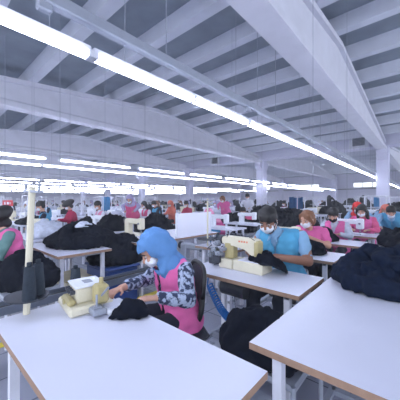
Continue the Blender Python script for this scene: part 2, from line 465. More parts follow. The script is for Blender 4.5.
def person(label, loc, rz, sp, group=None):
    t = thing('person', label, 'person', loc, rz, group)
    g = lambda k, dft: sp.get(k, dft)
    vox = g('vox', .02); sc = g('w', .9); fine = vox < .013
    V = Vector
    stand = g('stand', False)
    hz = .9 if stand else .52
    hip = V(g('hip', (0, 0, hz)))
    chest = V(g('chest', (.07, 0, hz+.36)))
    sh = g('sh', None)
    shL, shR = (V(sh[0]), V(sh[1])) if sh else (chest+V((.0, .175*sc, .10)), chest+V((.0, -.175*sc, .10)))
    neck = V(g('neck', tuple(chest+V((.03, 0, .17)))))
    head = V(g('head', tuple(neck+V((.06, 0, .14)))))
    yaw, pitch = g('yaw', 0.), g('pitch', .45)
    elL, haL = [V(q) for q in g('armL', ((.16, .25, hz+.26), (.42, .08, .80) if not stand else (.3, .12, hz+.1)))]
    elR, haR = [V(q) for q in g('armR', ((.16, -.25, hz+.26), (.42, -.08, .80) if not stand else (.3, -.12, hz+.1)))]
    if stand: legs = [((.0, s*.09, hz-.04), (.02, s*.10, .48), (-.01, s*.11, .08), (.12, s*.12, .04)) for s in (1, -1)]
    else: legs = g('legs', [((.02, s*.09, .52), (.40, s*.12, .50), (.36, s*.13, .09), (.50, s*.14, .045)) for s in (1, -1)])
    RH = Matrix.Rotation(yaw, 3, 'Z') @ Matrix.Rotation(pitch, 3, 'Y')
    hp = lambda x, y, z: head + RH @ V((x, y, z))
    def torso(bm, e, low=True, waist=0.):
        for s in (1, -1):
            if low: cap(bm, hip+V((0, s*.075*sc, 0)), hip.lerp(chest, .5)+V((0, s*.06*sc, 0)), .112*sc+e+waist, .098*sc+e)
            cap(bm, hip.lerp(chest, .45)+V((0, s*.06*sc, 0)), chest+V((0, s*.072*sc, .04)), .10*sc+e, .098*sc+e)
        cap(bm, shL.lerp(shR, .12)+V((0, 0, -.015)), shR.lerp(shL, .12)+V((0, 0, -.015)), .052*sc+e, .052*sc+e)
    def arm(bm, s_, e_, h_, ex, upto=1., r=1.):
        if upto <= .5: cap(bm, s_, s_.lerp(e_, upto*2), (.05+ex)*r, (.044+ex)*r)
        else:
            cap(bm, s_, e_, (.05+ex)*r, (.039+ex)*r); cap(bm, e_, e_.lerp(h_, (upto-.5)*2), (.038+ex)*r, (.030+ex*.8 if upto < 1 else .024+ex)*r)
    sk = g('skin', SKIN)
    ar = 1.18 if sc > 1 else sc**.5
    # body: one continuous surface
    bm = bmesh.new(); torso(bm, 0)
    for s_, e_, h_, side in ((shL, elL, haL, 1), (shR, elR, haR, -1)):
        w_ = e_+(h_-e_)*(1-.09/max(.1, (h_-e_).length)) if (h_-e_).length > .15 else h_
        arm(bm, s_, e_, w_, 0, 1., ar)
        dd = (h_-e_).normalized(); dd = V((dd.x, dd.y, dd.z*.4))
        hand_bits(bm, w_, dd, side, 1.0 if sc > .95 else .93, g('curl', .6))
    for (a, k, an, to) in legs:
        cap(bm, a, k, .078*sc, .056*sc); cap(bm, k, an, .054*sc, .036*sc); cap(bm, an, to, .036, .028)
    cap(bm, neck-V((.02, 0, .06)), head+RH @ V((-.02, 0, -.05)), .052*sc, .05*sc)
    ell(bm, hp(-.012, 0, .028), (.098, .076, .092), RH); ell(bm, hp(.022, 0, -.04), (.062, .056, .075), RH)
    cap(bm, hp(.045, 0, -.095), hp(.02, 0, -.085), .022, .03)
    cap(bm, hp(.083, 0, .015), hp(.103, 0, -.018), .009, .013, 8); ell(bm, hp(.086, 0, -.058), (.012, .024, .009), RH)
    for s in (1, -1): ell(bm, hp(-.005, s*.078, -.01), (.018, .009, .032), RH); ell(bm, hp(.07, s*.035, -.02), (.02, .022, .022), RH)
    blob('body', bm, sk, vox, t, 2)
    # clothes
    sleeve = g('sleeve', 1.)
    def wrk(a):
        return (lambda co, nn: co+nn*a*noise.noise(V((co.x*16, co.y*16, co.z*22)))) if fine else None
    shirt = g('shirt', DKC)
    bm = bmesh.new(); torso(bm, .012)
    arm(bm, shL, elL, haL, .012, min(.88, sleeve), 1.); arm(bm, shR, elR, haR, .012, min(.88, sleeve), 1.)
    cap(bm, neck-V((.015, 0, .05)), neck+V((0, 0, -.005)), .072*sc, .062*sc)
    blob('shirt', bm, shirt, max(vox, .010), t, 2, wrk(.012))
    if g('vest', None):
        bm = bmesh.new(); torso(bm, .026, True, .01)
        zc = chest.z
        def open_front(c):
            if c.x < chest.x+.02*0+.0: return False
            wv = g('openw', .008)+max(0, c.z-(zc-.02))*.34
            return abs(c.y-(chest.y+(c.z-zc)*0)) < wv and (c.x > chest.x-.02)
        blob('vest', bm, g('vest', PINK), max(vox*.9, .010), t, 2, wrk(.012), open_front if g('open', True) else None, .006)
    bm = bmesh.new()
    for (a, k, an, to) in legs: cap(bm, a, k, .092*sc, .068*sc); cap(bm, k, V(k).lerp(V(an), .92), .066*sc, .052*sc)
    cap(bm, hip+V((0, .07*sc, -.02)), hip+V((0, -.07*sc, -.02)), .118*sc, .118*sc)
    blob('trousers', bm, g('trousers', TROUS), max(vox, .014), t, 2, wrk(.01))
    for (a, k, an, to) in legs:
        bm = bmesh.new(); cap(bm, V(an)+V((-.02, 0, -.035)), V(to)+V((.03, 0, -.005)), .042, .036); b2(bm, an[0]-.06, to[0]+.06, an[1]-.035, an[1]+.035, .0, .02)
        blob('shoe', bm, SHOE, .012 if fine else .02, t, 1)
    # head dressing
    hs = g('hair', 'short'); hm = g('hairm', HAIRB); hv = .008 if fine else .016
    bm = bmesh.new()
    if hs == 'short':
        ell(bm, hp(-.020, 0, .054), (.104, .089, .088), RH); ell(bm, hp(-.045, 0, .0), (.068, .081, .075), RH); cap(bm, hp(.050, .040, .088), hp(.050, -.040, .088), .018, .018)
        cap(bm, hp(.01, .074, .02), hp(.015, .076, -.02), .011, .008, 8); cap(bm, hp(.01, -.074, .02), hp(.015, -.076, -.02), .011, .008, 8)
    elif hs in ('long', 'tied'):
        ell(bm, hp(-.022, 0, .040), (.102, .089, .092), RH); ell(bm, hp(-.045, 0, -.02), (.075, .088, .09), RH)
        for s in (1, -1): cap(bm, hp(.035, s*.06, .07), hp(.02, s*.082, -.02), .024, .02)
        if hs == 'long':
            for s in (1, -1): cap(bm, hp(-.02, s*.07, -.03), hp(.0, s*.085, -.17), .042, .028); cap(bm, hp(-.05, s*.04, -.05), hp(-.07, s*.05, -.2), .05, .035)
        else: cap(bm, hp(-.10, 0, .03), hp(-.15, 0, .0), .04, .03)
    elif hs == 'cap':
        ell(bm, hp(-.01, 0, .055), (.15, .14, .085), RH); ell(bm, hp(-.05, 0, .07), (.16, .145, .09), RH); cap(bm, hp(-.05, 0, -.02), hp(-.07, 0, -.05), .085, .06)
    elif hs == 'scarf':
        ell(bm, hp(-.026, 0, .035), (.124, .104, .106), RH); ell(bm, hp(-.045, 0, -.04), (.115, .106, .10), RH)
        cap(bm, hp(-.02, 0, -.06), neck+V((.0, 0, .0)), .098, .105)
        cap(bm, neck+V((.0, .06, -.015)), neck+V((.0, -.06, -.015)), .088, .088)
        ell(bm, neck+V((.02, 0, -.02)), (.07, .10, .06)); ell(bm, neck+V((-.06, .02, -.03)), (.08, .14, .085))
        if fine:
            for q in range(7): 
                u = -.09+q*.03; cap(bm, hp(-.09, u*.6, -.03), neck+V((-.05+.02*q, u*1.3, -.02)), .022, .026, 8, 2)
    if hs != 'none':
        def face_open(c):
            if hs != 'scarf': return False
            q = RH.inverted() @ (c-head)
            return q.x > .02 and (q.z < .062 and q.z > -.11) and abs(q.y) < .075-.25*max(0, -q.z-.04)
        def scw(co, nn):
            return co+nn*(.014*noise.noise(V((co.x*13+co.z*10, co.y*28, co.z*7)))+.006*(1-3*abs(noise.noise(V((co.x*9-co.z*12+3, co.y*11, co.z*5)))))) 
        nm = 'headscarf' if hs == 'scarf' else ('bouffant_cap' if hs == 'cap' else 'hair')
        blob(nm, bm, hm, hv, t, 3 if hs == 'scarf' else 1, scw if (fine and hs == 'scarf') else (wrk(.006)), face_open if hs == 'scarf' else None, .004 if hs == 'scarf' else 0.)
    if g('mask', MASKM):
        bm = bmesh.new(); ell(bm, hp(.046, 0, -.050), (.056, .058, .042), RH); cap(bm, hp(.09, 0, -.022), hp(.080, 0, -.075), .018, .016); cap(bm, hp(.06, .03, -.035), hp(.06, -.03, -.035), .036, .036)
        mm = blob('face_mask', bm, g('mask', MASKM), hv, t, 1)
        if fine:
            for s in (1, -1):
                bm = bmesh.new(); tube(bm, [hp(.05, s*.063, -.02), hp(.02, s*.078, .0), hp(-.005, s*.088, .01)], .0016, 6); tube(bm, [hp(.05, s*.06, -.07), hp(.02, s*.075, -.04), hp(-.005, s*.088, -.01)], .0016, 6)
                obj('ear_loop', bm, MASKM, mm)
    for s in (1, -1):
        bm = bmesh.new(); ell(bm, hp(.078, s*.032, .014), (.010, .013, .006), RH, 10); e = obj('eye', bm, EYEW, t, True)
        bm = bmesh.new(); ell(bm, hp(.084, s*.032, .012), (.006, .010, .006), RH, 8); obj('iris', bm, BPLAST, e, True)
        bm = bmesh.new(); cap(bm, hp(.088, s*.018, .036), hp(.078, s*.050, .034), .005, .004, 8, 2); obj('eyebrow', bm, HAIRB if hs != 'tied' else HAIRBR, t, True)
    if g('beard', False):
        bm = bmesh.new(); ell(bm, hp(.025, 0, -.062), (.060, .063, .055), RH); blob('beard', bm, HAIRB, hv, t, 1)
    if g('collar', None):
        bm = bmesh.new()
        for s in (1, -1): cap(bm, neck+V((-.03, s*.055, .01)), neck+V((.075, s*.03, -.05)), .017, .014); cap(bm, neck+V((.075, s*.03, -.05)), neck+V((.085, s*.045, -.08)), .014, .008)
        cap(bm, neck+V((-.05, .04, .01)), neck+V((-.05, -.04, .01)), .016, .016)
        blob('collar', bm, g('collar', LBLUE), .008, t, 1)
    if g('arm_cuffs', None): pass
    return t

# ================================================================== FOREGROUND
# --- the man's table and the wide machine on it
make_table('white table with brown edge carrying the big cream machine in front of the man', .52, 1.0, (1.87, 1.10, 0))
make_table('white table behind the man, in front of the woman with tied brown hair', .52, .95, (2.97, 1.15, 0))
make_table('white table in front of the dark-masked woman in pink', .52, 1.0, (4.10, 1.13, 0))
make_table('white table under the white machine of the long-haired woman', .52, 1.0, (5.21, 1.11, 0))
t = make_table('large white cutting table at lower right, under the nearest navy-black garment heap', 1.75, 1.25, (1.83, -.06, 0), name='cutting_table')
t = make_table('white table on the right, between the two big black garment heaps', .80, 1.2, (3.2, -.08, 0), name='cutting_table')
t = make_table('white table on the right under the farther black garment heap', 1.6, 1.2, (4.45, -.10, 0), name='cutting_table')

t = thing('coverstitch_machine', 'large cream industrial sewing machine on the man\'s table', 'sewing machine', (1.935, 1.215, .75)); t.scale = (1, 1, .86)
bm = bmesh.new(); b2(bm, -.09, .09, -.24, .04, 0, .098, .008); b2(bm, -.09, .09, .044, .19, 0, .094, .008); obj('base', bm, CREAM, t)
bm = bmesh.new(); b2(bm, -.075, .075, -.20, .0, .0985, .106, .003); obj('throat_plate', bm, TOP, t)
bm = bmesh.new(); b2(bm, -.05, .055, .07, .165, .085, .27, .02); obj('column', bm, YCREAM, t)
bm = bmesh.new()
q = [(.175, .235), (.19, .255), (.19, .300), (.17, .318), (-.12, .318), (-.165, .305), (-.172, .18), (-.15, .158), (-.105, .158), (-.06, .215), (.06, .238)]
V = [[bm.verts.new((x, y, z)) for y, z in q] for x in (-.048, .052)]
for k in range(len(q)): bm.faces.new((V[0][k], V[0][(k+1) % len(q)], V[1][(k+1) % len(q)], V[1][k]))
bm.faces.new(V[0]); bm.faces.new(list(reversed(V[1])))
bmesh.ops.bevel(bm, geom=bm.edges[:], offset=.008, segments=2, affect='EDGES')
arm = obj('arm', bm, CREAM, t)
bm = bmesh.new()
for k, (y, w_) in enumerate(((-.02, .02), (-.045, .02), (-.07, .02), (-.095, .016))): b2(bm, -.0495, -.0482, y-w_/2+.02, y+w_/2-.004+.02, .275, .292)
obj('badge', bm, ORANGEM, arm)
bm = bmesh.new(); b2(bm, -.053, .056, -.178, -.135, .145, .30, .014); obj('needle_head', bm, YCREAM, t)
bm = bmesh.new()
for y in (-.165, -.145): cyl(bm, (-.01, y, .02+.09), (-.01, y, .17), .005, seg=8)
b2(bm, -.04, .02, -.18, -.13, .107, .116, .002); cyl(bm, (-.03, -.155, .115), (-.03, -.155, .2), .005, seg=8); obj('needle_bar', bm, CHROME, t)
bm = bmesh.new(); cyl(bm, (.0, .195, .275), (.0, .235, .275), .05, .05, 20); obj('handwheel', bm, DGREY, t)
R = random.Random(3)
for k, (x, y, z, r) in enumerate([(-.07, .22, .245, .026), (-.075, .24, .17, .03), (-.08, .19, .14, .028), (-.07, .27, .12, .034), (-.07, .15, .19, .022)]):
    bm = bmesh.new(); cyl(bm, (x+.02, y, z), (x-.025, y, z), r, seg=16); cyl(bm, (x-.025, y, z), (x-.045, y, z), r*.5, seg=10); obj('tension_dial', bm, CHROME if k % 2 else STEEL, t)
bm = bmesh.new()
for k in range(9):
    p = Vector((R.uniform(-.12, -.06), R.uniform(.13, .30), R.uniform(.02, .25))); tube(bm, [p, p+Vector((-.01, R.uniform(-.05, .05), R.uniform(-.06, .06))), p+Vector((.04, R.uniform(-.05, .05), R.uniform(-.02, .08)))], .005, 6)
b2(bm, -.1, -.05, .2, .3, .02, .09, .008); b2(bm, -.12, -.09, .16, .24, .05, .12, .006)
obj('thread_guides', bm, DGREY, t)
bm = bmesh.new(); b2(bm, -.06, .03, .225, .31, .1, .17, .012); obj('puller_motor', bm, STEEL, t)
bm = bmesh.new(); tube(bm, [(-.04, .14, .30), (-.055, .10, .36), (-.05, .0, .35), (-.052, -.1, .34), (-.05, -.15, .31)], .003, 6); obj('thread', bm, DGREY, t)
# under-table motor and pedal
t = thing('machine_motor', 'grey motor hanging under the man\'s white table', 'motor', (1.95, 1.3, .56))
bm = bmesh.new(); cyl(bm, (0, -.12, 0), (0, .12, 0), .075, seg=20); b2(bm, -.04, .04, -.06, .06, .05, .16, .01); obj('housing', bm, DGREY, t)
bm = bmesh.new(); cyl(bm, (0, .12, 0), (0, .16, 0), .045, seg=16); obj('pulley', bm, STEEL, t)
t = thing('foot_pedal', 'dark foot pedal on the tiles under the man\'s table', 'pedal', (1.9, 1.12, 0))
bm = bmesh.new(); box(bm, (0, 0, .06), (.22, .3, .015), rot=Matrix.Rotation(-.2, 3, 'Y')); obj('treadle', bm, DGREY, t)
bm = bmesh.new(); b2(bm, -.02, .02, -.42, .42, .0, .03); b2(bm, -.01, .01, -.02, .02, .02, .06); obj('pivot_bar', bm, STEEL, t)
bm = bmesh.new(); cyl(bm, (0, .1, .07), (0, .15, .5), .006, seg=8); obj('rod', bm, CHROME, t)
# blue coiled air hose
bm = bmesh.new(); a = Vector((1.75, 1.43, .61)); b_ = Vector((1.61, 1.09, .44)); dv = b_-a; u = dv.orthogonal().normalized(); v = dv.normalized().cross(u)
pts = [a+dv*(k/420)+(u*math.cos(k*.30)+v*math.sin(k*.30))*.026+Vector((0, 0, -.05*math.sin(k/420*PI))) for k in range(421)]
pts = [Vector((1.80, 1.48, .72))]+pts+[Vector((1.56, 1.02, .30)), Vector((1.54, 1.0, .012)), Vector((1.6, .8, .012))]
tube(bm, pts, .0065, 6); tag(obj('air_hose', bm, BLUEP, None, True), 'bright blue coiled hose hanging under the left end of the man\'s table', 'hose')
# black cloth being sewn
def clothbit(name, label, sx, sy, h, seed, loc, rz=0., m=None, cat='garment', group=None, vox=.014, wr=.012, sag=None, folds=10):
    o = heap(name, sx, sy, h, seed, vox, m, folds, wr, sag); o.location = loc; o.rotation_euler.z = rz
    return tag(o, label, cat, group)
clothbit('garment', 'black garment being sewn under the cream machine by the man', .30, .30, .05, 11, (1.985, .975, .832), .5, sag=lambda c: Vector((c.x, c.y, c.z-max(0, -c.y-.01)*.62)))
# trolley heap at the very bottom
t = thing('fabric_trolley', 'grey wire trolley under black cloth, before the man\'s table at bottom', 'trolley', (1.28, .66, 0))
for z in (.12, .52):
    bm = bmesh.new(); b2(bm, -.2, .2, -.24, .24, z, z+.03, .01); obj('shelf', bm, STEEL, t)
for sx in (-1, 1):
    for sy in (-1, 1):
        bm = bmesh.new(); cyl(bm, (sx*.19, sy*.23, .04), (sx*.19, sy*.23, .55), .012, seg=8); obj('leg', bm, STEEL, t)
        bm = bmesh.new(); cyl(bm, (sx*.19, sy*.23-.012, .03), (sx*.19, sy*.23+.012, .03), .03, seg=14); obj('wheel', bm, BPLAST, t)
clothbit('garment_heap', 'rounded black garment heap at bottom centre, before the man\'s table', .44, .5, .20, 21, (1.27, .67, .55), 0, cat='garment heap', vox=.018)

# --- the man
MAN = dict(vox=.0065, w=1.02, skin=SKIN2, hip=(0, 0, .54), chest=(.10, -.01, .90), sh=((.05, .18, 1.01), (.07, -.21, 1.0)), neck=(.14, -.03, 1.04), head=(.235, -.065, 1.15), yaw=.12, pitch=.58,
           armL=((.13, .27, .80), (.47, .03, .875)), armR=((.17, -.30, .82), (.47, -.10, .875)), sleeve=.36, shirt=LBLUE, vest=TEAL, hair='short', beard=True, collar=LBLUE, legs=[((.02, .1, .54), (.42, .14, .52), (.46, .14, .09), (.60, .15, .045)), ((.02, -.1, .54), (.44, -.10, .52), (.50, -.12, .09), (.64, -.13, .045))])
person('man with short black hair, white mask and bright blue vest, sewing at the cream machine', (2.5, 1.07, 0), PI, MAN)
st = make_stool('dark round stool under the man in the bright blue vest'); st.location = (2.52, 1.07, 0)

# --- the woman in the blue headscarf
WOM = dict(vox=.0065, w=.9, hip=(0, 0, .50), chest=(.06, -.01, .79), sh=((.04, .155, .872), (.07, -.15, .865)), neck=(.10, -.01, .895), head=(.20, -.01, .998), yaw=.0, pitch=.66,
           armL=((.07, .27, .72), (.36, .25, .785)), armR=((.20, -.20, .74), (.50, .07, .785)), sleeve=.80, shirt=FLORAL, vest=PINK, openw=.03, hair='scarf', hairm=HIJ)
person('woman in blue headscarf, pink vest and navy floral sleeves, bending forward at lower centre', (1.33, 1.36, 0), PI-.35, WOM)
t = thing('office_chair', 'black mesh-backed office chair behind the woman in the blue headscarf', 'chair', (1.27, 1.385, 0), 2.6)
bm = bmesh.new(); b2(bm, -.22, .22, -.22, .22, .40, .455, .03); obj('seat', bm, DGREY, t, True)
fr = []
for k in range(25):
    a = 2*PI*k/24; ca, sa = math.cos(a), math.sin(a)
    fr.append(Vector((-.17-.03*sa, .18*math.copysign(abs(ca)**.6, ca), .68+.20*math.copysign(abs(sa)**.6, sa))))
bm = bmesh.new(); tube(bm, fr, .018, 10); tube(bm, [(-.16, -.0, .50), (-.20, 0, .42), (0, 0, .39)], .02, 8); bk = obj('back_frame', bm, BPLAST, t, True)
bm = bmesh.new(); V = [bm.verts.new(p+Vector((.0, 0, 0))) for p in fr[:-1]]; bm.faces.new(V); bmesh.ops.solidify(bm, geom=bm.faces[:], thickness=.006); obj('back_mesh', bm, MESHB, t)
bm = bmesh.new(); cyl(bm, (0, 0, .12), (0, 0, .40), .025, seg=14); obj('gas_column', bm, CHROME, t)
bm = bmesh.new()
for k in range(5): a = 2*PI*k/5; cap(bm, (0, 0, .11), (.27*math.cos(a), .27*math.sin(a), .07), .025, .016)
obj('base', bm, BPLAST, t, True)
for k in range(5):
    a = 2*PI*k/5; bm = bmesh.new(); cyl(bm, (.27*math.cos(a), .27*math.sin(a)-.02, .03), (.27*math.cos(a), .27*math.sin(a)+.02, .03), .03, seg=14); obj('caster', bm, BPLAST, t)
# her table with the overlock
t = make_table('white table at lower left under the cream overlock machine', .56, 1.2, (.555, 1.02, 0))
t = thing('overlock_machine', 'cream boxy overlock machine with white lid at lower left', 'sewing machine', (.675, 1.455, .75), -.15); t.scale = (1, 1, .9)
bm = bmesh.new(); b2(bm, -.12, .11, -.13, .13, 0, .05, .012); obj('base', bm, CREAM, t)
bm = bmesh.new(); b2(bm, -.075, .075, -.075, .085, .05, .140, .010); obj('body', bm, CREAM, t)
bm = bmesh.new(); b2(bm, -.080, .080, -.08, .09, .140, .153, .005); lid = obj('lid', bm, WMACH, t)
bm = bmesh.new(); b2(bm, -.02, .025, -.03, .03, .1535, .156, 0); obj('plate', bm, STEEL, lid)
bm = bmesh.new(); b2(bm, -.12, -.077, -.09, .06, .05, .085, .012); cyl(bm, (-.12, -.02, .065), (-.128, -.02, .065), .016, seg=12); obj('front_cover', bm, YCREAM, t)
bm = bmesh.new(); b2(bm, .0, .075, -.155, -.085, .05, .165, .014); cyl(bm, (.04, -.12, .05), (.04, -.12, .2), .012, seg=10); obj('head', bm, YCREAM, t)
for k in range(4):
    bm = bmesh.new(); cyl(bm, (-.078, -.06+k*.034, .12), (-.10, -.06+k*.034, .12), .012, seg=12); obj('tension_dial', bm, DGREY, t)
bm = bmesh.new(); cyl(bm, (0, .085, .09), (0, .115, .09), .04, seg=18); obj('handwheel', bm, DGREY, t)
bm = bmesh.new(); b2(bm, -.03, .04, -.21, -.13, .012, .045, .006); cyl(bm, (.0, -.17, .04), (.0, -.17, .12), .006, seg=8); b2(bm, -.02, .02, -.19, -.15, .046, .054); cyl(bm, (.03, -.15, .1), (.05, -.2, .16), .006, seg=8); obj('looper_unit', bm, STEEL, t)
t = thing('plastic_tray', 'small white tray on the table between the overlock and the blue-scarfed woman', 'tray', (.755, 1.285, .75))
bm = bmesh.new(); b2(bm, -.07, .07, -.06, .07, 0, .03, .008); obj('body', bm, WMACH, t)
bm = bmesh.new(); b2(bm, -.055, .055, -.045, .055, .03, .036, .002); obj('lid', bm, TOP, t)
clothbit('garment', 'dark garment held between the hands of the blue-scarfed woman', .13, .20, .035, 31, (.76, 1.17, .752), .3, vox=.012)
# thread stand at her table's end
t = make_cone_stand(.67); t['label'] = 'tall cream thread stand with grey tray at the left edge, holding charcoal cones'; t.location = (.415, 1.585, .75); t.rotation_euler = (.034, .03, 0)
for c in t.children:
    if c.name.startswith('tray'): c.scale = (.72, .72, 1)
for c in t.children:
    if c.name.startswith('pole'): c.scale = (1.5, 1.5, 1)
for k, (dx, dy) in enumerate(((.045, -.035), (-.01, -.085))):
    o = obj('thread_cone', cone_bm(), CONE, None, True); o.location = (.415+dx, 1.585+dy, .849); o.scale = (.85, .85, 1.1)
    tag(o, 'charcoal thread cone on the tall stand at the left edge', 'thread cone', 'charcoal cones on the left stand')
# third cone beside the trough
# --- metal trough along the aisle
t = thing('cable_trough', 'long grey metal trough running across the aisle behind the overlock', 'trough', (0, 0, 0))
bm = bmesh.new(); b2(bm, .2, 2.25, 2.345, 2.475, .50, .512); b2(bm, .2, 2.25, 2.335, 2.347, .50, .56); b2(bm, .2, 2.25, 2.473, 2.485, .50, .56); obj('channel', bm, mat('dull trough steel', (112, 120, 136), .45, metal=.5), t)
for x in (.3, 1.25, 2.2):
    for y in (2.34, 2.48):
        bm = bmesh.new(); b2(bm, x-.015, x+.015, y-.015, y+.015, 0, .50); obj('leg', bm, STEEL, t)
bm = bmesh.new()
for k in range(3): tube(bm, [(x*.2+.2, 2.37+k*.04+.01*math.sin(x*1.3+k*2), .53+.01*math.sin(x+k)) for x in range(11)], .009, 6)
obj('cable', bm, BPLAST, t)
bm = cone_bm(); o = obj('thread_cone', bm, CONE, None, True); o.location = (1.02, 2.42, .60-.08); o.scale = (1.4, 1.4, 1.35); tag(o, 'dark thread cone standing in the metal trough, before the leg of the heap table', 'thread cone')
t = thing('hand_tool', 'blue hand tool lying on the far end of the metal trough', 'tool', (2.1, 2.42, .61), .6)
bm = bmesh.new(); cap(bm, (-.1, 0, .03), (.06, 0, .05), .03, .022); obj('body', bm, BLUEP, t, True)
bm = bmesh.new(); cap(bm, (.06, 0, .04), (.13, .02, .02), .012, .008); obj('nozzle', bm, CHROME, t, True)
# white crate in the aisle floor beyond
t = thing('tool_box', 'small white box on the floor beyond the metal trough', 'box', (2.35, 3.55, 0), .1)
bm = bmesh.new(); b2(bm, -.14, .14, -.2, .2, 0, .22, .01); obj('body', bm, WMACH, t)
bm = bmesh.new(); b2(bm, -.15, .15, -.21, .21, .22, .25, .008); obj('lid', bm, STEEL, t)

# ================================================================== RIGHT SIDE HEAPS
def bigheap(label, sx, sy, h, seed, loc, rz=0., m=None, vox=.022, wr=.02, folds=16, name='garment_heap'):
    o = heap(name, sx, sy, h, seed, vox, m, folds, wr); o.location = loc; o.rotation_euler.z = rz
    return tag(o, label, 'garment heap')
bigheap('largest navy-black garment heap, spread on the big white table at lower right', .98, .74, .25, 41, (2.32, .22, .75), .0, vox=.014, wr=.020, folds=26, m=NAVYF)
bigheap('black garment heap on the right between the white strip table and the teal workers', 1.5, .95, .28, 42, (4.42, .08, .75), .0, vox=.02, folds=22)
clothbit('garment', 'black garment on the table behind the man, beside his shoulder', .34, .42, .12, 43, (3.02, 1.02, .75), .2)
clothbit('garment', 'black garment rising before the dark-masked woman', .36, .46, .17, 44, (4.12, 1.18, .75), -.2)
clothbit('garment', 'dark garment hanging below the table behind the man', .16, .40, .42, 45, (3.34, .86, .30), 0, sag=None)

# --- women behind the man
W1 = dict(vox=.011, w=.92, chest=(.12, 0, .82), sh=((.10, .165, .93), (.10, -.165, .93)), neck=(.17, 0, .965), head=(.255, .0, 1.085), yaw=-.25, pitch=.35, armL=((.20, .25, .76), (.42, -.02, .92)), armR=((.22, -.22, .76), (.50, .03, .80)), sleeve=.30, shirt=PINK, vest=PINK, open=False, hair='tied', hairm=HAIRBR)
person('woman with tied brown hair, white mask and pink top, seated right behind the man', (3.77, 1.2, 0), PI, W1)
W2 = dict(vox=.011, w=.9, chest=(.12, 0, .82), sh=((.10, .16, .93), (.10, -.16, .93)), neck=(.17, 0, .97), head=(.25, .0, 1.09), yaw=.1, pitch=.5, armL=((.22, .25, .76), (.48, .08, .82)), armR=((.22, -.25, .76), (.48, -.08, .82)), sleeve=.8, shirt=GREYF, vest=PINK, hair='short', hairm=HAIRB, mask=MASKB)
person('dark-haired woman with black mask, grey sleeves and pink vest, bent over black cloth', (4.95, 1.18, 0), PI, W2)
W3 = dict(vox=.011, w=.9, chest=(.12, 0, .85), sh=((.10, .16, .97), (.10, -.16, .97)), neck=(.17, 0, 1.0), head=(.25, .0, 1.14), yaw=-.1, pitch=.5, armL=((.22, .25, .78), (.48, .10, .80)), armR=((.22, -.25, .78), (.48, -.10, .80)), sleeve=.8, shirt=PINK2, vest=PINK, hair='long', hairm=HAIRB)
person('woman with long black hair and pink vest at the white machine, right of centre', (6.05, .95, 0), PI, W3)
for k, (x, y, l) in enumerate(((3.8, 1.2, 'dark round stool under the woman with tied brown hair'), (4.98, 1.18, 'dark round stool under the dark-masked woman'), (6.08, .95, 'dark round stool under the long-haired woman in pink'))):
    dup(st, (x, y, 0), label=l)
M0 = make_machine(WMACH, 'white sewing machine before the long-haired woman in pink'); M0.location = (5.2, 1.12, .75); M0.scale = (1, 1.15, .95)
M1 = make_machine(CREAM, 'cream sewing machine on the second table, hidden partly by the man\'s head'); M1.location = (2.98, 1.36, .75)
# teal workers reaching
T1 = dict(vox=.016, w=.95, stand=True, hip=(-.1, 0, .82), chest=(.16, 0, .93), sh=((.18, .18, 1.02), (.18, -.18, 1.02)), neck=(.27, 0, 1.03), head=(.34, 0, 1.10), yaw=.2, pitch=.5, armL=((.30, .42, 1.0), (.35, .72, .98)), armR=((.42, -.22, .9), (.55, -.15, .78)), sleeve=.85, shirt=LBLUE, vest=TEAL, hair='short')
person('worker in light blue sleeves and turquoise vest, arm stretched right over the black heap', (6.75, .55, 0), PI, T1)
T2 = dict(T1); T2.update(head=(.34, 0, 1.16), armL=((.3, .3, .95), (.5, .5, .88)), hair='scarf', hairm=REDS, vest=LBLUE)
person('worker with red head covering and pale blue top, behind the long-haired woman', (7.4, 1.25, 0), PI, T2)
T3 = dict(T1); T3.update(hair='scarf', hairm=ORC)
person('worker with orange head covering bending beside the arm-stretching worker', (7.9, .75, 0), PI, T3)

# ================================================================== ACROSS THE AISLE
make_table('white table across the aisle, under the left black garment heap', .62, 1.15, (1.36, 3.50, 0))
bigheap('big black garment heap on the left, over the table across the aisle', .86, 1.0, .28, 51, (1.56, 3.52, .75), -.2, vox=.02, folds=22)
clothbit('garment', 'pale grey cloth strip lying on top of the left black heap', .10, .34, .04, 52, (1.52, 3.38, 1.0), -.9, m=GREYF, vox=.01, folds=3)
t = thing('plastic_bin', 'dark blue plastic bin under the right side of the left black heap', 'bin', (1.86, 3.25, 0))
bm = bmesh.new(); b2(bm, -.22, .22, -.3, .3, 0, .46, .02); obj('body', bm, BINBLUE, t)
bm = bmesh.new(); b2(bm, -.24, .24, -.32, .32, .46, .49, .01); obj('rim', bm, BINBLUE, t)
bigheap('black garment heap overflowing the dark blue bin, left of the blue headscarf', .95, .75, .40, 53, (2.02, 3.32, .49), 0, vox=.02)
clothbit('garment', 'red cloth on the floor under the left heap table', .3, .34, .16, 54, (1.35, 3.35, 0), 0, m=REDC)
t = thing('plastic_crate', 'yellow-cream crate under the left heap table', 'crate', (1.5, 3.6, 0))
bm = bmesh.new(); b2(bm, -.2, .2, -.25, .25, 0, .32, .01); obj('body', bm, CREAM, t)
bm = bmesh.new(); b2(bm, -.21, .21, -.26, .26, .32, .34, .005); obj('rim', bm, YCREAM, t)
make_table('long white table across the aisle behind the headscarf, holding the white board', 1.75, 1.0, (2.98, 3.42, 0))
M2 = dup(M1, (2.62, 3.85, .75), label='cream sewing machine on the table across the aisle, left of the headscarf')
t = thing('partition_board', 'upright white rectangular board standing on the table across the aisle', 'board', (3.23, 2.97, .75))
bm = bmesh.new(); b2(bm, -.42, .42, -.012, .012, 0.01, .385, .003); obj('panel', bm, BOARD, t)
bm = bmesh.new(); b2(bm, -.43, .43, -.018, .018, 0, .014); b2(bm, -.43, -.415, -.018, .018, 0, .39); b2(bm, .415, .43, -.018, .018, 0, .39); obj('edging', bm, WSTEEL, t)
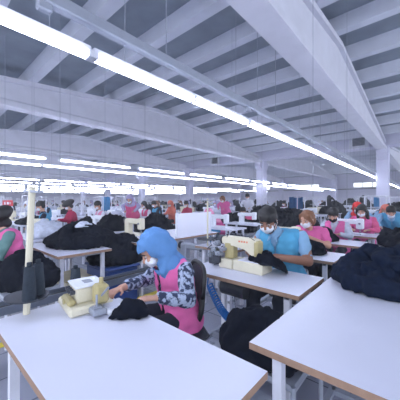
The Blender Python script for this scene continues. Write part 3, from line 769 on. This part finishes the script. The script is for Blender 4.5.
# small stand table with cones and pole in front of the board
make_table('small narrow white table with dark thread cones, left of the man', .42, .6, (2.72, 2.0, 0))
t = make_cone_stand(.62); t['label'] = 'cream thread stand with cross arm standing before the white board'; t.location = (2.60, 2.16, .75)
k = 0
for dx, dy in ((-.06, -.08), (.08, -.11), (.02, -.24), (.12, -.02), (-.02, .10)):
    o = obj('thread_cone', cone_bm(), CONE, None, True) if k == 0 else c_.copy()
    if k: COL.objects.link(o)
    c_ = o; o.location = (2.74+dx, 1.98+dy, .75); k += 1; tag(o, 'dark thread cone on the small table left of the man', 'thread cone', 'dark cones on the small table')
M3 = make_machine(STEEL, 'grey sewing machine under the white board, beside the small cone table'); M3.location = (2.85, 2.66, .42)
t = thing('machine_stand', 'low grey stand under the grey machine beside the aisle', 'stand', (2.85, 2.6, 0)); t.scale = (1, 1, .42/.62)
bm = bmesh.new(); b2(bm, -.2, .2, -.3, .3, .59, .62, .005); obj('top', bm, STEEL, t)
for sx in (-1, 1):
    for sy in (-1, 1): bm = bmesh.new(); b2(bm, sx*.17-.015, sx*.17+.015, sy*.25-.015, sy*.25+.015, 0, .59); obj('leg', bm, STEEL, t)
# left woman in the black cap
LW = dict(vox=.010, w=.95, hip=(0, 0, .52), chest=(.03, 0, .86), sh=((.03, .17, .96), (.05, -.17, .96)), neck=(.08, 0, 1.0), head=(.15, 0, 1.10), yaw=.1, pitch=.5, armL=((.12, .27, .74), (.42, .20, .80)), armR=((.15, -.26, .74), (.42, -.1, .80)), sleeve=.85, shirt=GRN, vest=PINK, open=False, hair='cap', hairm=HAIRB)
xx, yy = at(13, 2.95)
person('person in big black bouffant cap, pink vest and grey green sleeves at left edge', (xx, yy, 0), PI-.25, LW)
dup(st, (xx+.02, yy, 0), label='dark round stool under the person in the bouffant cap')
clothbit('garment_heap', 'black cloth mass below and beside the person in the bouffant cap', .60, .80, .38, 61, (.80, 3.14, .48), .5, cat='garment heap', vox=.02)
t = thing('fabric_trolley', 'grey low trolley under the cloth mass of the bouffant-capped person', 'trolley', (.80, 3.12, 0))
bm = bmesh.new(); b2(bm, -.24, .24, -.3, .3, .44, .48, .01); obj('shelf', bm, STEEL, t)
for sx in (-1, 1):
    for sy in (-1, 1): bm = bmesh.new(); cyl(bm, (sx*.21, sy*.27, 0), (sx*.21, sy*.27, .45), .013, seg=8); obj('leg', bm, WSTEEL, t)
# red sign
x, y = at(7.5, 8.0)
t = thing('red_sign', 'small red sign with pale marks on a post at the far left', 'sign', (x, y, 0), TH-PI/2)
bm = bmesh.new(); b2(bm, -.17, .17, -.01, .01, 1.16, 1.34, .005); sg = obj('panel', bm, REDP, t)
bm = bmesh.new(); b2(bm, -.09, -.05, -.016, -.011, 1.21, 1.29); b2(bm, -.01, .05, -.016, -.011, 1.215, 1.29); b2(bm, .08, .10, -.016, -.011, 1.22, 1.28); obj('marks', bm, BOARD, t)
bm = bmesh.new(); cyl(bm, (0, .02, 0), (0, .02, 1.3), .012, seg=8); obj('post', bm, WSTEEL, t)
# blue hanging cloths
x, y = at(105.5, 11.0)
t = thing('hanging_cloth', 'light blue cloth hanging on a frame, left of the standing woman in pink', 'cloth', (x, y, 0), TH-PI/2)
bm = bmesh.new()
nn_ = 13; gr = [[bm.verts.new((-.2+.4*i/(nn_-1), .02*math.sin(i*1.3), .9+.6*j/3)) for i in range(nn_)] for j in range(4)]
for j in range(3):
    for i in range(nn_-1): bm.faces.new((gr[j][i], gr[j][i+1], gr[j+1][i+1], gr[j+1][i]))
bmesh.ops.solidify(bm, geom=bm.faces[:], thickness=.01); obj('cloth', bm, BLUEF, t)
bm = bmesh.new(); cyl(bm, (-.25, 0, 1.5), (.25, 0, 1.5), .012, seg=6); cyl(bm, (-.25, 0, 0), (-.25, 0, 1.5), .012, seg=6); cyl(bm, (.25, 0, 0), (.25, 0, 1.5), .012, seg=6); obj('stand', bm, WSTEEL, t)
for px, d, l in ((380, 13, 'dark blue cloth hanging on a frame at the far right, beside the column'), (296, 12, 'light blue cloth hanging on a frame behind the man\'s shoulder')):
    x, y = at(px, d); c = dup(t, (x, y, 0), label=l); c.scale = (1.6, 1, 1)

# ================================================================== PEOPLE IN THE MIDDLE DISTANCE
SIT = dict(vox=.018, w=.92)
def P_(px, d, label, rz=PI, **kw):
    sp = dict(SIT); sp.update(kw); x, y = at(px, d); return person(label, (x, y, 0), rz, sp)
P_(133, 7.6, 'woman standing in a long pink vest, behind the cream machine across the aisle', PI+.6, stand=True, chest=(.1, 0, 1.12), head=(.24, 0, 1.36), neck=(.16, 0, 1.24), shirt=LILAC, vest=PINK2, hair='scarf', hairm=LILAC, open=False)
P_(48, 6.4, 'man in turquoise vest over dark shirt, left behind the thread stand', PI-.4, hip=(0, 0, .6), vest=TEAL, shirt=DKC, hair='short')
P_(74, 7.3, 'worker in red top with round black hair, above the left heap', PI-.1, vest=REDC, shirt=REDC, hair='cap', hairm=HAIRB, open=False)
P_(103, 7.4, 'worker in white and pink patterned top, left of the standing woman', PI, vest=PALEPINK, shirt=WHC, hair='short')
P_(148, 8.6, 'worker in rose top, just right of the standing woman in pink', PI, vest=PINK2, shirt=WHC, hair='long')
P_(173, 10.5, 'worker in orange top and headscarf, beyond the headscarf woman', PI, vest=ORC, shirt=ORC, hair='scarf', hairm=ORC, open=False)
P_(189, 10.2, 'worker in red top just above the white board', PI, vest=REDC, shirt=REDC, hair='short')
P_(226, 9.6, 'worker standing in pink vest, above the big cream machine', PI, stand=True, chest=(.1, 0, 1.14), head=(.22, 0, 1.37), neck=(.15, 0, 1.25), vest=PINK, shirt=PINK, hair='tied', hairm=HAIRBR, open=False)
P_(222, 7.2, 'worker in pink vest and blue jeans bending, left of the white machine', PI-.6, vest=PINK, shirt=PALEPINK, hair='scarf', hairm=PALEPINK, chest=(.2, 0, .76), neck=(.3, 0, .9), head=(.4, 0, .98), trousers=BLUEF)
P_(248, 10.5, 'man standing in a pale shirt, up and left of the man\'s head', PI+.3, stand=True, chest=(.05, 0, 1.2), neck=(.08, 0, 1.36), head=(.1, 0, 1.48), shirt=WHC, hair='short', w=1.)
P_(248.5, 8.2, 'worker in pink vest bending low, left of the man\'s head', PI, vest=PINK, shirt=PINK2, hair='short', chest=(.16, 0, .8), neck=(.24, 0, .93), head=(.33, 0, 1.0))
P_(33, 9.0, 'worker in pale blue top behind the left thread stand pole', PI, vest=LBLUE, shirt=WHC, hair='scarf', hairm=WHC)

# ================================================================== THE REST OF THE HALL
RND = random.Random(77)
def small_table():
    bm = bmesh.new(); b2(bm, -.28, .28, -.55, .55, .72, .75)
    for sx in (-1, 1):
        for sy in (-1, 1): b2(bm, sx*.24-.02, sx*.24+.02, sy*.48-.02, sy*.48+.02, 0, .72)
    return bm
FT = obj('sewing_table', small_table(), TOP)
bm = bmesh.new(); machine_bits(bm); cyl(bm, (0, .22, .22), (0, .26, .22), .05, seg=10); FM = obj('sewing_machine', bm, WMACH)
bm = bmesh.new(); machine_bits(bm); cyl(bm, (0, .22, .22), (0, .26, .22), .05, seg=10); b2(bm, -.12, .12, -.3, .3, 0, .03); FM2 = obj('sewing_machine', bm, CREAM)
bm = bmesh.new()
for s in (-1, 1): cyl(bm, (0, s*.28, 0), (0, s*.28, 1.48), .016, seg=6)
cyl(bm, (0, -.28, 1.48), (0, .28, 1.48), .016, seg=6); cyl(bm, (0, -.28, 1.1), (0, .28, 1.1), .010, seg=6); FF = obj('overhead_frame', bm, WSTEEL)
bm = bmesh.new(); cyl(bm, (0, 0, 0), (0, 0, .72), .013, seg=6); cyl(bm, (0, -.14, .70), (0, .14, .70), .010, seg=6); cyl(bm, (0, 0, .08), (0, 0, .09), .12, seg=12); FS = obj('thread_stand', bm, WSTEEL)
FH = [heap('garment_heap', .62, .95, .30, 71+k, .05, None, 8, .03) for k in range(3)]
FHG = heap('garment_heap', .5, .6, .26, 81, .05, GREYF, 6, .03)
bm = bmesh.new(); cyl(bm, (0, 0, .40), (0, 0, .44), .17, seg=10)
for k in range(4): a = PI/4+k*PI/2; cyl(bm, (.1*math.cos(a), .1*math.sin(a), .4), (.19*math.cos(a), .19*math.sin(a), 0), .014, seg=5)
FST = obj('stool', bm, DGREY)
FAR = []
for vest, shirt, hair, hm, nm in ((PINK, DKC, 'short', HAIRB, 'pink vest and dark sleeves'), (PINK2, WHC, 'scarf', WHC, 'rose vest and white headscarf'), (TEAL, DKC, 'short', HAIRB, 'turquoise vest'),
                                  (WHC, WHC, 'scarf', LILAC, 'white top and lilac headscarf'), (DKC, DKC, 'long', HAIRBR, 'dark top with brown hair'), (LBLUE, WHC, 'short', HAIRB, 'light blue top')):
    p = person('small distant seated worker in %s among the rows' % nm, (0, 0, 0), PI, dict(vox=.032, w=.95, vest=vest, shirt=shirt, hair=hair, hairm=hm, open=False), 'distant workers in '+nm)
    for c in list(p.children):
        if c.name.split('.')[0] in ('eye', 'eyebrow', 'shoe'):
            for q in list(c.children): bpy.data.objects.remove(q)
            bpy.data.objects.remove(c)
    FAR.append(p)
protos = [FT, FM, FM2, FF, FS, FST, FHG]+FH+FAR
usedp = set(); cnt = {}
PLAB = {FT: ('white sewing table in the many rows beyond the front workers', 'table', 'sewing tables of the far rows'),
        FM: ('white sewing machine on a table in the far rows', 'sewing machine', 'white machines of the far rows'),
        FM2: ('cream sewing machine on a table in the far rows', 'sewing machine', 'cream machines of the far rows'),
        FF: ('white upright tube frame standing among the far rows', 'frame', 'white tube frames of the far rows'),
        FS: ('slim white thread stand on a table in the far rows', 'thread stand', 'thread stands of the far rows'),
        FST: ('dark round stool under a worker of the far rows', 'stool', 'stools of the far rows'),
        FHG: ('pale grey garment heap on a table in the far rows', 'garment heap', 'pale heaps of the far rows')}
for h in FH: PLAB[h] = ('black garment heap on a table in the far rows', 'garment heap', 'black heaps of the far rows')
def put(p, loc, rz=0., sc=None, label=None):
    if p in usedp or p is None:
        o = dup(p, loc, rz, label=None, scale=sc)
    else:
        usedp.add(p); o = p; place(o, loc, rz)
        if sc is not None: o.scale = sc if hasattr(sc, '__len__') else (sc,)*3
        if p in PLAB: tag(o, *PLAB[p])
    if label: o['label'] = label; 
    if label and 'group' in o: del o['group']
    cnt[p.name.split('.')[0]] = cnt.get(p.name.split('.')[0], 0)+1
    return o
def inview(x, y):
    d = x*CT+y*ST; r = x*ST-y*CT
    return d > .5 and -12 < 200+F*r/d < 412, d
MID = [(c.location.x, c.location.y) for c in bpy.data.objects if c.name.startswith('person') and c.parent is None]
TALL = [(236, 19, 1.7, 1.12, 'distant black heap between the standing pink worker and pale-shirted man'), (257, 20.5, 1.6, 1.2, 'distant black heap just right of the middle column'), (190, 21, 1.5, 1.1, 'distant black heap near the horizon above the white board'), (163, 20, 1.6, 1.0, 'distant black heap near the horizon above the blue headscarf'), (296, 20, 1.8, 1.2, 'distant wide black heap below the left end-wall windows'), (299, 7.6, 1.3, .78, 'black garment heap left of the woman with tied brown hair'), (331, 13.5, 1.7, 1.35, 'tall black garment heap in front of the far narrow column'), (364, 12.4, 1.15, 1.32, 'peaked tall black garment heap under the far window, right side'),
                                (350, 17, 1.3, 1.25, 'tall black garment heap between the far column and the peaked heap'), (279, 14.6, 1.6, 1.05, 'wide black garment heap above and right of the man\'s hair'),
                                (218, 18, 1.5, 1.05, 'black garment heap far beyond the standing pink worker'), (205, 17.5, 1.0, .95, 'small black garment heap far above the white board'), (309, 18.5, 1.0, 1.15, 'tall black garment heap left of the far narrow column'),
                                (395, 9.5, 1.6, .98, 'black garment heap at the right edge beyond the reaching workers'), (262, 9, 1.3, .85, 'black garment heap just left of the man\'s hair'), (236, 8, 1.5, .62, 'low black garment heap above the cream machine'),
                                (285, 8, 1.5, .8, 'black garment heap behind the man, right of his head'), (155, 7.2, 1.2, .62, 'black garment heap above the blue headscarf'), (88, 6.8, 1.3, .55, 'low black garment heap right of the round-haired red worker')]
MID2 = [at(q[0], q[1]) for q in TALL]
def free(x, y, r=.6):
    return all((x-a)**2+(y-b)**2 > r*r for a, b in MID) and all((x-a)**2+(y-b)**2 > 1.1 for a, b in MID2)
ys = [-.1, 1.12, 3.5, 4.95, 7.7, 9.15, 11.9, 13.35, 16.1, 17.55, 20.3, 21.8, 24.5, 28, 31.5, 35, 39, 43]
for yc in ys:
    x = {-.1: 6.2, 1.12: 6.9, 3.5: 4.6, 4.95: 1.5}.get(yc, .8)
    while x < 33:
        ok, d = inview(x, yc)
        pitch = 1.2 if d < 14 else (1.7 if d < 24 else 3.0)
        pitch *= 1.0+RND.uniform(-.03, .03)
        if ok and d < 46 and abs(x-XC) > .55:
            right = x > yc*1.4
            if not free(x, yc, .55): x += pitch; continue
            put(FT, (x, yc, 0))
            heapy = RND.random() < (.62 if right else .32)
            if RND.random() < .8: put(FM if RND.random() < .7 else FM2, (x, yc+(.0 if not heapy else .25), .75))
            if heapy: put(RND.choice(FH), (x+.02, yc-.25, .75), RND.uniform(-.3, .3), (RND.uniform(.7, 1.), RND.uniform(.6, .95), RND.uniform(.7, 1.5)))
            elif RND.random() < .18: put(FHG, (x, yc-.3, .75), RND.uniform(0, 3))
            if RND.random() < .6: put(FS, (x-.15, yc+.45, .75))
            if RND.random() < .46 and d > 6.5: put(FF, (x+.35, yc+.1, 0))
            if RND.random() < .42 and free(x+.62, yc, .6) and d > 5.5 and len(FAR):
                put(RND.choice(FAR), (x+.72, yc+RND.uniform(-.1, .1), 0), PI+RND.uniform(-.3, .3)); put(FST, (x+.74, yc, 0))
        x += pitch
for p in protos:
    if p not in usedp:
        for c in list(p.children_recursive): bpy.data.objects.remove(c)
        bpy.data.objects.remove(p)
# tall heaps on trolleys far right
def trolley(loc, label):
    global TR
    if TR is None:
        bm = bmesh.new(); b2(bm, -.5, .5, -.7, .7, .35, .40)
        for sx in (-1, 1):
            for sy in (-1, 1): b2(bm, sx*.45-.02, sx*.45+.02, sy*.65-.02, sy*.65+.02, 0, .36)
        TR = tag(obj('fabric_trolley', bm, STEEL), label, 'trolley'); TR.location = loc; return TR
    return dup(TR, loc, label=label)
TR = None
for k, (px, d, w_, h_, l) in enumerate(TALL):
    x, y = at(px, d)
    trolley((x, y, 0), 'low grey trolley under '+l.replace('tall ', '').replace('wide ', ''))
    o = heap('garment_heap', w_, w_*.9, h_+.0, 91+k, .06 if d > 12 else .035, None, 10, .03); o.location = (x, y, .40); tag(o, l, 'garment heap')

# scattering volume added to wash out the distance, standing in for camera bloom
bm = bmesh.new(); b2(bm, -2.3, XW-.05, -5.9, YW-.05, .006, 3.8)
HM = bpy.data.materials.new('added haze'); HM.use_nodes = True; HM.node_tree.nodes.clear()
vo = HM.node_tree.nodes.new('ShaderNodeVolumeScatter'); vo.inputs['Density'].default_value = .008; vo.inputs['Color'].default_value = (.93, .95, 1, 1)
ou = HM.node_tree.nodes.new('ShaderNodeOutputMaterial'); HM.node_tree.links.new(vo.outputs[0], ou.inputs['Volume'])
hz_ = obj('added_haze', bm, HM); hz_['kind'] = 'stuff'; hz_['label'] = 'faint pale haze volume added to wash out the long hall'; hz_['category'] = 'haze'
# ================================================================== camera, light
cam = bpy.data.cameras.new('camera'); co = bpy.data.objects.new('camera', cam); COL.objects.link(co)
co.location = (0, 0, H); co.rotation_euler = (PI/2, 0, TH-PI/2); cam.sensor_width = 36; cam.lens = 36*F/400.; cam.clip_start = .05; cam.clip_end = 300
SC.camera = co
w = bpy.data.worlds.new('world'); SC.world = w; w.use_nodes = True
bg = w.node_tree.nodes['Background']; bg.inputs['Color'].default_value = (.80, .86, 1.0, 1); bg.inputs['Strength'].default_value = 1.5
SC.view_settings.view_transform = 'Standard'; SC.view_settings.look = 'None'; SC.view_settings.gamma = 1.; SC.view_settings.exposure = .85
SC.view_settings.use_curve_mapping = False
SC.cycles.use_denoising = True
SC.cycles.max_bounces = 6
